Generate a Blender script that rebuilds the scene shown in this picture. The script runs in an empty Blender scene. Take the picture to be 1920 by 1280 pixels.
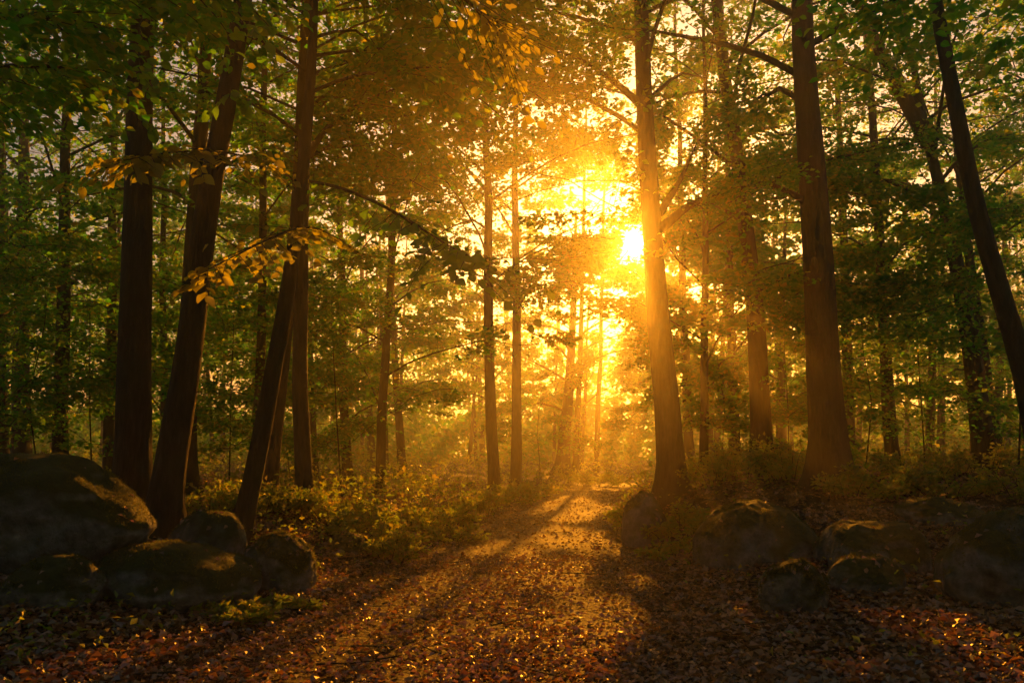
import bpy, math, random
import numpy as np
from mathutils import Vector

S = bpy.context.scene
COL = S.collection
R = math.radians
rng = np.random.default_rng(7)

# ------------------------------------------------------------------ camera
F = 1507.0                     # focal length in pixels of the 1920-wide photograph
PITCH = R(7.8)
CAM = np.array([0.0, 0.0, 1.5])
cam_d = bpy.data.cameras.new('camera')
cam_d.sensor_width = 36.0
cam_d.lens = 36.0 * F / 1920.0
cam_d.clip_start = 0.05
cam_d.clip_end = 2000.0
cam_d.dof.use_dof = True
cam_d.dof.focus_distance = 13.0
cam_d.dof.aperture_fstop = 3.5
cam = bpy.data.objects.new('camera', cam_d)
COL.objects.link(cam)
cam.location = CAM
cam.rotation_euler = (R(90) + PITCH, 0, 0)
S.camera = cam

def ray(px, py):
    cx, cy = (px - 960) / F, (640 - py) / F
    return np.array([cx, math.cos(PITCH) - cy * math.sin(PITCH), math.sin(PITCH) + cy * math.cos(PITCH)])

def at(px, py, Y):
    d = ray(px, py)
    return CAM + d * (Y / d[1])

# ------------------------------------------------------------------ sun, sky, exposure
SUN = ray(1190, 455)
SUN = SUN / np.linalg.norm(SUN)
EL = math.asin(SUN[2])
AZ = math.atan2(SUN[0], SUN[1])            # clockwise from +Y
U = np.array([math.cos(AZ), -math.sin(AZ), 0.0])
V = np.cross(U, SUN)

sun_d = bpy.data.lights.new('sun', 'SUN')
sun_d.energy = 5.0
sun_d.angle = R(0.5)
sun_d.color = (1.0, 0.328, 0.015)
sun = bpy.data.objects.new('sun', sun_d)
COL.objects.link(sun)
sun.rotation_euler = Vector(SUN).to_track_quat('Z', 'Y').to_euler()
sun.location = (8, 50, 40)

world = bpy.data.worlds.new('World')
S.world = world
world.use_nodes = True
wn, wl = world.node_tree.nodes, world.node_tree.links
wn.clear()
sky = wn.new('ShaderNodeTexSky')
sky.sky_type = 'NISHITA'
sky.sun_disc = False
sky.sun_elevation = EL
sky.sun_rotation = AZ
sky.dust_density = 3.5
sky.air_density = 1.5
bg = wn.new('ShaderNodeBackground')
bg.inputs['Strength'].default_value = 0.028
wl.new(sky.outputs[0], bg.inputs[0])
# the visible sun itself and the aureole of a dusty sky, as a function of the angle to the sun
tc = wn.new('ShaderNodeTexCoord')
dot = wn.new('ShaderNodeVectorMath'); dot.operation = 'DOT_PRODUCT'
dot.inputs[1].default_value = SUN
wl.new(tc.outputs['Generated'], dot.inputs[0])
ac = wn.new('ShaderNodeMath'); ac.operation = 'ARCCOSINE'
wl.new(dot.outputs['Value'], ac.inputs[0])
disc = wn.new('ShaderNodeMapRange'); disc.interpolation_type = 'SMOOTHSTEP'
disc.inputs['From Min'].default_value = R(0.75); disc.inputs['From Max'].default_value = R(0.45)
disc.inputs['To Min'].default_value = 0.0; disc.inputs['To Max'].default_value = 120.0
wl.new(ac.outputs[0], disc.inputs['Value'])
ex = wn.new('ShaderNodeMath'); ex.operation = 'MULTIPLY'; ex.inputs[1].default_value = -1 / R(1.5)
wl.new(ac.outputs[0], ex.inputs[0])
ep = wn.new('ShaderNodeMath'); ep.operation = 'EXPONENT'; wl.new(ex.outputs[0], ep.inputs[0])
em = wn.new('ShaderNodeMath'); em.operation = 'MULTIPLY_ADD'; em.inputs[1].default_value = 2.0
wl.new(ep.outputs[0], em.inputs[0]); wl.new(disc.outputs[0], em.inputs[2])
bg2 = wn.new('ShaderNodeBackground'); bg2.inputs[0].default_value = (1.0, 0.55, 0.14, 1)
wl.new(em.outputs[0], bg2.inputs['Strength'])
ad = wn.new('ShaderNodeAddShader')
wl.new(bg.outputs[0], ad.inputs[0]); wl.new(bg2.outputs[0], ad.inputs[1])
wo = wn.new('ShaderNodeOutputWorld')
wl.new(ad.outputs[0], wo.inputs['Surface'])

S.view_settings.view_transform = 'Standard'
S.view_settings.look = 'None'
S.view_settings.gamma = 1.0
S.view_settings.exposure = 1.02
S.view_settings.use_curve_mapping = False

S.render.engine = 'CYCLES'
c = S.cycles
c.max_bounces = 6
c.diffuse_bounces = 2
c.glossy_bounces = 2
c.transmission_bounces = 5
c.volume_bounces = 1
c.transparent_max_bounces = 4
c.sample_clamp_indirect = 4.0
c.use_adaptive_sampling = True
c.adaptive_threshold = 0.03
c.use_denoising = True
c.denoising_prefilter = 'ACCURATE'
c.caustics_reflective = False
c.caustics_refractive = False

HAZE_DENSITY = 0.0044
HAZE_G = 0.85

# ------------------------------------------------------------------ noise
def _hash(ix, iy, iz, seed):
    n = (ix.astype(np.int64) * 374761393 + iy.astype(np.int64) * 668265263 + iz.astype(np.int64) * 2147483647 + seed * 974711) & 0xFFFFFFFF
    n = ((n ^ (n >> 13)) * 1274126177) & 0xFFFFFFFF
    n = ((n ^ (n >> 16)) * 2246822519) & 0xFFFFFFFF
    return ((n ^ (n >> 15)) & 0xFFFFFF) / float(0xFFFFFF)

def noise3(x, y, z, seed=0):
    x, y, z = np.broadcast_arrays(np.asarray(x, float), np.asarray(y, float), np.asarray(z, float))
    ix, iy, iz = np.floor(x), np.floor(y), np.floor(z)
    fx, fy, fz = x - ix, y - iy, z - iz
    fx, fy, fz = (f * f * (3 - 2 * f) for f in (fx, fy, fz))
    o = 0
    for a in (0, 1):
        for b in (0, 1):
            for g in (0, 1):
                w = (fx if a else 1 - fx) * (fy if b else 1 - fy) * (fz if g else 1 - fz)
                o = o + w * _hash(ix + a, iy + b, iz + g, seed)
    return o                     # 0..1

def noise2(x, y, seed=0):
    return noise3(x, y, 0.5, seed)

def fbm2(x, y, seed=0, oct=3):
    s, a, t = 0, 1.0, 0
    for k in range(oct):
        s = s + a * noise2(x * 2 ** k + 17.3 * k, y * 2 ** k - 9.1 * k, seed + k); t += a; a *= 0.5
    return s / t

def fbm3(p, seed=0, oct=4):
    s, a, t = 0, 1.0, 0
    for k in range(oct):
        s = s + a * noise3(p[:, 0] * 2 ** k + 3.7 * k, p[:, 1] * 2 ** k, p[:, 2] * 2 ** k - 5.1 * k, seed + k); t += a; a *= 0.5
    return s / t

def smooth(x):
    x = np.clip(x, 0, 1)
    return x * x * (3 - 2 * x)

# ------------------------------------------------------------------ mesh helpers
def mesh_from(name, verts, loops, sizes, mats, mat_idx=None, smooth_shade=True):
    verts = np.asarray(verts, np.float32); loops = np.asarray(loops, np.int32).ravel(); sizes = np.asarray(sizes, np.int32)
    me = bpy.data.meshes.new(name)
    me.vertices.add(len(verts)); me.vertices.foreach_set('co', verts.ravel())
    me.loops.add(len(loops)); me.loops.foreach_set('vertex_index', loops)
    me.polygons.add(len(sizes))
    st = np.zeros(len(sizes), np.int32); st[1:] = np.cumsum(sizes)[:-1]
    me.polygons.foreach_set('loop_start', st)
    me.polygons.foreach_set('use_smooth', np.full(len(sizes), smooth_shade, bool))
    for m in (mats if isinstance(mats, (list, tuple)) else [mats]):
        me.materials.append(m)
    if mat_idx is not None:
        me.polygons.foreach_set('material_index', np.asarray(mat_idx, np.int32))
    me.update(calc_edges=True)
    return me

def link(name, me, parent=None, base=None):
    o = bpy.data.objects.new(name, me)
    COL.objects.link(o)
    if parent is not None:
        o.parent = parent
    elif base is not None:
        o.location = base
    return o

def tag(o, label=None, cat=None, group=None, kind=None):
    if label: o['label'] = label
    if cat: o['category'] = cat
    if group: o['group'] = group
    if kind: o['kind'] = kind
    return o

def thing(name, label, cat, base, group=None):
    o = bpy.data.objects.new(name, None)
    COL.objects.link(o)
    o.location = base
    o.empty_display_size = 0.3
    return tag(o, label, cat, group)

def frames(P):
    P = np.asarray(P, float)
    T = np.gradient(P, axis=0)
    T /= np.linalg.norm(T, axis=1)[:, None] + 1e-9
    ref = np.array([0.0, 1.0, 0.0]) if abs(T[0][2]) > 0.7 else np.array([0.0, 0.0, 1.0])
    A = np.cross(T, ref); A /= np.linalg.norm(A, axis=1)[:, None] + 1e-9
    B = np.cross(T, A)
    return T, A, B

def tube(P, rad, sides=8, rough=0.0, seed=0):
    """verts, quads of a tapered tube along P; rad may be (n,) or (n, sides)"""
    P = np.asarray(P, float); n = len(P)
    T, A, B = frames(P)
    th = np.linspace(0, 2 * math.pi, sides, endpoint=False)
    rad = np.asarray(rad, float)
    rr = rad[:, None] * np.ones(sides) if rad.ndim == 1 else rad
    if rough:
        rr = rr * (1 + rough * (noise3(np.cos(th)[None] * 1.6 + 9, np.sin(th)[None] * 1.6, (P[:, 2] * 0.9)[:, None], seed) - 0.5) * 2)
    v = P[:, None, :] + rr[..., None] * (np.cos(th)[None, :, None] * A[:, None, :] + np.sin(th)[None, :, None] * B[:, None, :])
    v = v.reshape(-1, 3)
    i = np.arange(n - 1)[:, None] * sides; j = np.arange(sides)[None]; k = (j + 1) % sides
    q = np.stack([i + j, i + k, i + sides + k, i + sides + j], -1).reshape(-1, 4)
    return v, q

class Buf:
    """collects quads of several tubes that belong to one part"""
    def __init__(self): self.v, self.q, self.n = [], [], 0
    def add(self, v, q):
        self.v.append(v); self.q.append(q + self.n); self.n += len(v)
    def mesh(self, name, mat, base=(0, 0, 0)):
        v = np.concatenate(self.v) - np.asarray(base); q = np.concatenate(self.q)
        return mesh_from(name, v, q, np.full(len(q), 4), mat)

def norm(a):
    return a / (np.linalg.norm(a, axis=-1, keepdims=True) + 1e-9)

def leaf_mesh(name, C, D, N, L, W, mat, base=(0, 0, 0), detail=0, curl=0.15):
    """C leaf base points, D axis, N normal, L length, W half width -> mesh of separate leaves"""
    C = np.asarray(C) - np.asarray(base)
    D = norm(D); Sd = norm(np.cross(D, N)); Nn = np.cross(Sd, D)
    L = np.broadcast_to(np.asarray(L, float), (len(C),)); W = np.broadcast_to(np.asarray(W, float), (len(C),))
    if detail == 0:
        loc = np.array([[0, 0, 0], [0.45, -1, 1], [1, 0, -0.3], [0.45, 1, 1]])
        tri = np.array([[0, 1, 2], [0, 2, 3]])
    else:
        loc = np.array([[0, 0, 0], [0.25, -0.8, .8], [0.62, -0.9, .7], [1, 0, -0.6], [0.62, 0.9, .7], [0.25, 0.8, .8], [0.45, 0, 0.1]])
        tri = np.array([[0, 1, 6], [1, 2, 6], [2, 3, 6], [3, 4, 6], [4, 5, 6], [5, 0, 6]])
    m = len(loc)
    v = (C[:, None] + D[:, None] * (loc[None, :, 0, None] * L[:, None, None])
         + Sd[:, None] * (loc[None, :, 1, None] * W[:, None, None])
         + Nn[:, None] * (loc[None, :, 2, None] * (curl * L)[:, None, None]))
    t = (np.arange(len(C))[:, None, None] * m + tri[None]).reshape(-1, 3)
    return mesh_from(name, v.reshape(-1, 3), t, np.full(len(t), 3), mat, smooth_shade=False)

# ------------------------------------------------------------------ materials
def new_mat(name):
    m = bpy.data.materials.new(name); m.use_nodes = True
    n, l = m.node_tree.nodes, m.node_tree.links
    n.clear()
    out = n.new('ShaderNodeOutputMaterial')
    return m, n, l, out

def ramp(n, stops):
    r = n.new('ShaderNodeValToRGB')
    e = r.color_ramp.elements
    e[0].position, e[0].color = stops[0][0], (*stops[0][1], 1)
    e[1].position, e[1].color = stops[-1][0], (*stops[-1][1], 1)
    for p, col in stops[1:-1]:
        x = e.new(p); x.color = (*col, 1)
    return r

def leaf_material(name, dif, tra, gloss=0.045, rough=0.45, tmix=0.70):
    m, n, l, out = new_mat(name)
    geo = n.new('ShaderNodeNewGeometry')
    r1, r2 = ramp(n, dif), ramp(n, tra)
    l.new(geo.outputs['Random Per Island'], r1.inputs[0]); l.new(geo.outputs['Random Per Island'], r2.inputs[0])
    d = n.new('ShaderNodeBsdfDiffuse'); t = n.new('ShaderNodeBsdfTranslucent')
    l.new(r1.outputs[0], d.inputs[0]); l.new(r2.outputs[0], t.inputs[0])
    mx = n.new('ShaderNodeMixShader'); mx.inputs[0].default_value = tmix
    l.new(d.outputs[0], mx.inputs[1]); l.new(t.outputs[0], mx.inputs[2])
    g = n.new('ShaderNodeBsdfGlossy'); g.inputs['Roughness'].default_value = rough
    g.inputs['Color'].default_value = (0.9, 0.9, 0.85, 1)
    m2 = n.new('ShaderNodeMixShader'); m2.inputs[0].default_value = gloss
    l.new(mx.outputs[0], m2.inputs[1]); l.new(g.outputs[0], m2.inputs[2])
    l.new(m2.outputs[0], out.inputs['Surface'])
    return m

LEAF = leaf_material('leaf_green',
    [(0, (.022, .070, .008)), (.5, (.045, .098, .010)), (.85, (.085, .115, .012)), (1, (.14, .11, .012))],
    [(0, (.09, .52, .010)), (.5, (.22, .62, .014)), (.85, (.46, .68, .018)), (1, (.66, .58, .025))])
LEAF_GOLD = leaf_material('leaf_golden',
    [(0, (.07, .09, .012)), (.6, (.12, .11, .014)), (1, (.18, .11, .014))],
    [(0, (.50, .58, .03)), (.6, (.66, .62, .03)), (1, (.75, .58, .035))])
LITTER = leaf_material('leaf_fallen',
    [(0, (.07, .023, .007)), (.4, (.18, .060, .016)), (.75, (.30, .105, .028)), (1, (.40, .18, .05))],
    [(0, (.10, .035, .008)), (.5, (.30, .11, .018)), (1, (.50, .24, .04))], gloss=0.19, rough=0.46, tmix=0.45)
HERB = leaf_material('leaf_herb',
    [(0, (.025, .055, .010)), (.6, (.05, .085, .014)), (1, (.10, .085, .014))],
    [(0, (.28, .48, .02)), (.6, (.48, .54, .02)), (1, (.62, .45, .03))], gloss=0.08, rough=0.35)
MOSS = leaf_material('moss_blades',
    [(0, (.03, .045, .010)), (1, (.075, .075, .016))],
    [(0, (.10, .14, .02)), (1, (.26, .22, .03))], gloss=0.03)

def bark_material():
    m, n, l, out = new_mat('bark')
    tco = n.new('ShaderNodeTexCoord')
    mp = n.new('ShaderNodeMapping'); mp.inputs['Scale'].default_value = (9, 9, 1.6)
    l.new(tco.outputs['Object'], mp.inputs[0])
    n1 = n.new('ShaderNodeTexNoise'); n1.inputs['Scale'].default_value = 2.2; n1.inputs['Detail'].default_value = 9
    n1.inputs['Roughness'].default_value = 0.65
    l.new(mp.outputs[0], n1.inputs['Vector'])
    n2 = n.new('ShaderNodeTexNoise'); n2.inputs['Scale'].default_value = 1.1; n2.inputs['Detail'].default_value = 4
    l.new(tco.outputs['Object'], n2.inputs['Vector'])
    r = ramp(n, [(0.25, (.018, .013, .009)), (.5, (.050, .038, .027)), (.78, (.105, .086, .064))])
    l.new(n1.outputs[0], r.inputs[0])
    r2 = ramp(n, [(.42, (0, 0, 0)), (.68, (1, 1, 1))])
    l.new(n2.outputs[0], r2.inputs[0])
    mx = n.new('ShaderNodeMixRGB'); mx.inputs[2].default_value = (.055, .065, .030, 1)   # algae and lichen
    mf = n.new('ShaderNodeMath'); mf.operation = 'MULTIPLY'; mf.inputs[1].default_value = 0.6
    l.new(r2.outputs[0], mf.inputs[0]); l.new(mf.outputs[0], mx.inputs[0]); l.new(r.outputs[0], mx.inputs[1])
    p = n.new('ShaderNodeBsdfPrincipled'); p.inputs['Roughness'].default_value = 0.8
    p.inputs['Specular IOR Level'].default_value = 0.3
    l.new(mx.outputs[0], p.inputs['Base Color'])
    b = n.new('ShaderNodeBump'); b.inputs['Strength'].default_value = 1.0; b.inputs['Distance'].default_value = 0.05
    l.new(n1.outputs[0], b.inputs['Height']); l.new(b.outputs[0], p.inputs['Normal'])
    l.new(p.outputs[0], out.inputs['Surface'])
    return m
BARK = bark_material()

def ground_material(name, stops, scale, bump):
    m, n, l, out = new_mat(name)
    tco = n.new('ShaderNodeTexCoord')
    n1 = n.new('ShaderNodeTexNoise'); n1.inputs['Scale'].default_value = scale; n1.inputs['Detail'].default_value = 10
    n1.inputs['Roughness'].default_value = 0.7
    l.new(tco.outputs['Object'], n1.inputs['Vector'])
    v = n.new('ShaderNodeTexVoronoi'); v.inputs['Scale'].default_value = 16
    l.new(tco.outputs['Object'], v.inputs['Vector'])
    r = ramp(n, stops); l.new(n1.outputs[0], r.inputs[0])
    mx = n.new('ShaderNodeMixRGB'); mx.blend_type = 'MULTIPLY'; mx.inputs[0].default_value = 0.6
    vr = ramp(n, [(0, (.35, .3, .25)), (1, (1, 1, 1))]); l.new(v.outputs['Color'], vr.inputs[0])
    l.new(r.outputs[0], mx.inputs[1]); l.new(vr.outputs[0], mx.inputs[2])
    p = n.new('ShaderNodeBsdfPrincipled'); p.inputs['Roughness'].default_value = 0.75
    p.inputs['Specular IOR Level'].default_value = 0.18
    l.new(mx.outputs[0], p.inputs['Base Color'])
    ma = n.new('ShaderNodeMath'); ma.operation = 'MULTIPLY_ADD'; ma.inputs[1].default_value = -0.5
    l.new(v.outputs['Distance'], ma.inputs[0]); l.new(n1.outputs[0], ma.inputs[2])
    b = n.new('ShaderNodeBump'); b.inputs['Strength'].default_value = 0.9; b.inputs['Distance'].default_value = bump
    l.new(ma.outputs[0], b.inputs['Height']); l.new(b.outputs[0], p.inputs['Normal'])
    l.new(p.outputs[0], out.inputs['Surface'])
    return m
SOIL = ground_material('forest_soil', [(.3, (.035, .020, .010)), (.5, (.075, .040, .018)), (.7, (.12, .065, .028))], 3.0, 0.05)
TRAIL = ground_material('trail_soil', [(.3, (.028, .011, .005)), (.5, (.055, .021, .008)), (.7, (.10, .038, .015))], 5.0, 0.03)

def rock_material():
    m, n, l, out = new_mat('boulder_stone')
    tco = n.new('ShaderNodeTexCoord')
    n1 = n.new('ShaderNodeTexNoise'); n1.inputs['Scale'].default_value = 8; n1.inputs['Detail'].default_value = 10
    n1.inputs['Roughness'].default_value = 0.65
    l.new(tco.outputs['Object'], n1.inputs['Vector'])
    r = ramp(n, [(.30, (.08, .078, .070)), (.48, (.18, .172, .155)), (.62, (.28, .27, .245)), (.75, (.42, .42, .37))])
    l.new(n1.outputs[0], r.inputs[0])
    geo = n.new('ShaderNodeNewGeometry'); sx = n.new('ShaderNodeSeparateXYZ'); l.new(geo.outputs['Normal'], sx.inputs[0])
    n2 = n.new('ShaderNodeTexNoise'); n2.inputs['Scale'].default_value = 2.3; n2.inputs['Detail'].default_value = 7
    l.new(tco.outputs['Object'], n2.inputs['Vector'])
    a = n.new('ShaderNodeMath'); a.operation = 'MULTIPLY_ADD'; a.inputs[1].default_value = 0.45
    l.new(sx.outputs['Z'], a.inputs[0]); l.new(n2.outputs[0], a.inputs[2])
    mr = n.new('ShaderNodeMapRange'); mr.inputs['From Min'].default_value = 0.52; mr.inputs['From Max'].default_value = 0.75
    l.new(a.outputs[0], mr.inputs['Value'])
    mx = n.new('ShaderNodeMixRGB'); l.new(mr.outputs[0], mx.inputs[0]); l.new(r.outputs[0], mx.inputs[1])
    mg = ramp(n, [(.3, (.030, .042, .010)), (.7, (.075, .085, .018))]); l.new(n1.outputs[0], mg.inputs[0])
    l.new(mg.outputs[0], mx.inputs[2])
    p = n.new('ShaderNodeBsdfPrincipled'); p.inputs['Roughness'].default_value = 0.75
    p.inputs['Specular IOR Level'].default_value = 0.35
    l.new(mx.outputs[0], p.inputs['Base Color'])
    b = n.new('ShaderNodeBump'); b.inputs['Strength'].default_value = 1.0; b.inputs['Distance'].default_value = 0.06
    l.new(n1.outputs[0], b.inputs['Height']); l.new(b.outputs[0], p.inputs['Normal'])
    l.new(p.outputs[0], out.inputs['Surface'])
    return m
ROCK = rock_material()

# ------------------------------------------------------------------ terrain
PY = [-40, 0, 5, 10, 14.7, 22, 30, 38, 48, 60, 260]
PX = [-0.6, -0.6, -0.55, 0.0, 0.5, 1.5, 2.6, 5.0, 10.0, 18.0, 150.0]
def pc(y): return np.interp(y, PY, PX)
def pw(y): return np.interp(y, [0, 5, 14.7, 22, 30, 60], [2.2, 2.1, 1.5, 1.2, 1.1, 1.1])
def ground(x, y):
    x = np.asarray(x, float); y = np.asarray(y, float)
    s = x - pc(y)
    e = np.abs(s) - pw(y)
    aL = np.interp(y, [2, 5, 8, 10, 15, 22, 28, 60], [.05, .15, .34, .50, .58, .30, .25, .4])
    aR = np.interp(y, [5, 8, 10, 12, 15, 17, 30, 60], [.02, .08, .25, .55, .85, .95, .75, .5])
    h = np.where(s < 0, aL * smooth(e / 3.0) + 0.35 * smooth((e - 4) / 10), aR * smooth(e / 2.3) + 0.3 * smooth((e - 4) / 10))
    off = smooth((e + 0.4) / 1.0)
    h = h + (0.02 + 0.12 * off) * (fbm2(x / 1.7, y / 1.7, 3) - 0.5) + (0.03 + 0.03 * off) * (fbm2(x / 0.45, y / 0.45, 11) - 0.5)
    h = h - 0.03 * (1 - off)
    return h
def gz(x, y): return float(ground(np.array([x]), np.array([y]))[0])

def axis(lo, hi, fine_lo, fine_hi, step, grow=1.18):
    a = list(np.arange(fine_lo, fine_hi + step / 2, step))
    s = step; x = a[-1]
    while x < hi: s *= grow; x += s; a.append(min(x, hi))
    s = step; x = a[0]; pre = []
    while x > lo: s *= grow; x -= s; pre.append(max(x, lo))
    return np.array(pre[::-1] + a)
gx = axis(-260, 260, -10, 11, 0.16); gy = axis(-120, 320, 1, 32, 0.16)
X, Y = np.meshgrid(gx, gy)
Z = ground(X.ravel(), Y.ravel())
nx, ny = len(gx), len(gy)
i, j = np.meshgrid(np.arange(nx - 1), np.arange(ny - 1))
a = (j * nx + i).ravel()
q = np.stack([a, a + 1, a + nx + 1, a + nx], -1)
floor = tag(link('forest_floor', mesh_from('forest_floor', np.stack([X.ravel(), Y.ravel(), Z], -1), q, np.full(len(q), 4), SOIL)), kind='structure')
# the trodden path: a strip just above the floor
ys = np.concatenate([np.arange(-6, 34, 0.16), np.arange(34, 62, 0.6)])
ts = np.linspace(-1, 1, 25)
PXs = pc(ys)[:, None] + ts[None] * (pw(ys)[:, None] * 0.93 + 0.25 * (noise2(ys / 1.3, 0 * ys + np.sign(0.1), 5)[:, None] - 0.5))
PYs = np.repeat(ys[:, None], len(ts), 1)
PZs = ground(PXs.ravel(), PYs.ravel()) + 0.012
n1_, m1_ = len(ys), len(ts)
i, j = np.meshgrid(np.arange(m1_ - 1), np.arange(n1_ - 1))
a = (j * m1_ + i).ravel()
q = np.stack([a, a + 1, a + m1_ + 1, a + m1_], -1)
path = tag(link('path', mesh_from('path', np.stack([PXs.ravel(), PYs.ravel(), PZs], -1), q, np.full(len(q), 4), TRAIL)), kind='structure')

# ------------------------------------------------------------------ where the canopy has its gaps
def sun_uv(P):
    d = P - CAM
    return d @ U, d @ V, d @ SUN
LIT = []                     # places the low sun reaches through a hole in the leaves
for (px, py, D_, r_) in ((250, 300, 7.3, .34), (330, 290, 8.0, .36), (400, 285, 8.8, .36), (470, 300, 10, .36), (540, 330, 11.5, .3), (420, 490, 7.4, .36), (490, 460, 8, .38), (560, 440, 9, .34), (700, 390, 10.5, .2),
                         (880, 40, 6.7, .30), (940, 80, 6.7, .28), (820, 20, 6.6, .28), (575, 1030, 8.9, .26), (520, 1000, 8.9, .22), (440, 985, 9.3, .2), (400, 960, 9.3, .15), (250, 930, 8.3, .25), (180, 885, 8.3, .25), (80, 858, 8.3, .2), (330, 1015, 8, .2), (420, 1050, 8, .2), (130, 1050, 7.3, .15), (1500, 1055, 7.8, .16), (1320, 1000, 10.5, .2), (1450, 945, 10.5, .25), (1640, 985, 9.4, .2), (1770, 938, 11.8, .2), (1840, 962, 7.9, .22), (1900, 958, 7.9, .2), (1600, 1046, 8.5, .12), (1200, 930, 13.4, .2), (1400, 950, 10.5, .15),
                         (650, 950, 13.4, .35), (720, 960, 12.4, .35), (790, 960, 14.5, .35), (850, 950, 16, .35), (900, 930, 19, .4), (1190, 900, 16, .25), (1850, 965, 7.9, .12)):
    d_ = at(px, py, D_) - CAM
    LIT.append((d_ @ U, d_ @ V, d_ @ SUN, r_ * 1.5))
for (px, py, r_) in ((1130, 1160, .30), (1170, 1165, .2), (1000, 1245, .34), (880, 1225, .3), (1080, 1235, .26), (700, 1165, .3), (600, 1180, .25), (560, 1240, .3), (860, 1090, .32), (960, 1075, .36), (1060, 1070, .3),
                     (760, 1075, .3), (1050, 1000, .42), (960, 1030, .4), (1110, 1010, .35), (900, 1045, .35), (1070, 965, .4), (1060, 935, .5), (1370, 1170, .12), (680, 1230, .22)):
    d_ = ray(px, py); d_ = d_ * (-1.5 / d_[2])
    LIT.append((d_ @ U, d_ @ V, d_ @ SUN, r_ * 1.4))
rv = np.random.default_rng(4)
for k_ in range(46):                                   # the left verge, lit in patches
    y_ = rv.uniform(10.5, 26); x_ = float(pc(y_) - pw(y_)) - rv.uniform(0.0, 3.6) * (1 if y_ < 18 else .6)
    d_ = np.array([x_, y_, gz(x_, y_) + .35]) - CAM
    LIT.append((d_ @ U, d_ @ V, d_ @ SUN, rv.uniform(.2, .42)))
def keep_leaf(P, strength=1.0):
    """leaves kept: the canopy is pierced by gaps that let low sun shafts through"""
    u, v, w = sun_uv(P)
    b = 41.7 * ((w > 21).astype(float) + (w > 34))          # each belt of trees has gaps of its own
    n = 0.62 * noise2(u / 1.7 + b, v / 1.0, 21) + 0.38 * noise2(u / 0.6 + 5, v / 0.4 + b, 22)
    fine = 0.7 * noise2(u / 0.9 + 11 + b, v / 0.62, 41) + 0.3 * noise2(u / 0.4, v / 0.3 + 3 + b, 42)
    op = (n > 0.60) | (fine > 0.465)
    air = np.hypot((u + 1.5) / 1.5, v) < 4.5
    op = np.where(air, 0.85 * noise2(u / 2.1 + 2.6, v / 1.5, 23) + 0.15 * fine > np.where(np.hypot(u + 0.8, v) < 2.4, 0.60, 0.55), op)
    op &= ~((u > 1.1) & (u < 7.0) & (v > -2.4) & (v < 2.5) & (n < 0.60))
    pth = (u > -4.6) & (u < 0.5) & (v > -12) & (v < -2.4)
    n2 = 0.75 * noise2(u / 2.4 + 3, v / 1.0, 31) + 0.25 * noise2(u / 0.9, v / 0.4, 32)
    op = np.where(pth, n2 > 0.56, op)
    vrg = (u > -9.0) & (u <= -4.6) & (v > -9.5) & (v < -3.3)
    op = np.where(vrg, 0.6 * noise2(u / 1.6 + 9, v / 0.8, 33) + 0.4 * fine > 0.46, op)
    op &= ~((u > -0.5) & (u < 1.1) & (v > -4.5) & (v < -0.6))
    op &= ~((u > 0.15) & (u < 1.1) & (v >= -0.6) & (v < 3.5))
    rnd = rng.random(len(P))
    keep = ~(op & (rnd < np.where(pth | air, 0.94, 0.86) * strength))
    ang = np.hypot(u, v) / np.maximum(w, 0.5)
    keep &= ~((w > 0) & ((ang < 0.017 + 0.022 * rng.random(len(P)) ** 2) | (np.hypot(u, v) < 0.30)))
    for (tu, tv, tw, tr) in LIT:
        keep &= ~((np.hypot(u - tu, v - tv) < tr) & (w > tw + 0.5))
    e = np.abs(P[:, 0] - pc(P[:, 1])) - pw(P[:, 1])
    keep &= ~((e < 0.5) & (P[:, 2] < 2.6) & (P[:, 1] < 34)) & ~((e < 0.1) & (P[:, 2] < 4.0) & (P[:, 1] < 30))
    keep &= np.linalg.norm(P - CAM, axis=1) > 2.8
    return keep

# ------------------------------------------------------------------ trees
def limb_path(p0, az, L, rise, droop, n=7, wob=0.06, r=None):
    t = np.linspace(0, 1, n)
    d = np.array([math.sin(az), math.cos(az), 0])
    P = p0 + np.outer(t * L, d)
    P[:, 2] += L * (rise * t - droop * t ** 2)
    r = r or rng
    P[1:] += r.normal(0, wob * L / n, (n - 1, 3)) * np.linspace(.3, 1, n - 1)[:, None]
    return P

def polyat(P, t):
    k = np.clip(np.asarray(t) * (len(P) - 1), 0, len(P) - 1.001); i = k.astype(int); f = (k - i)[:, None]
    return P[i] * (1 - f) + P[i + 1] * f

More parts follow.
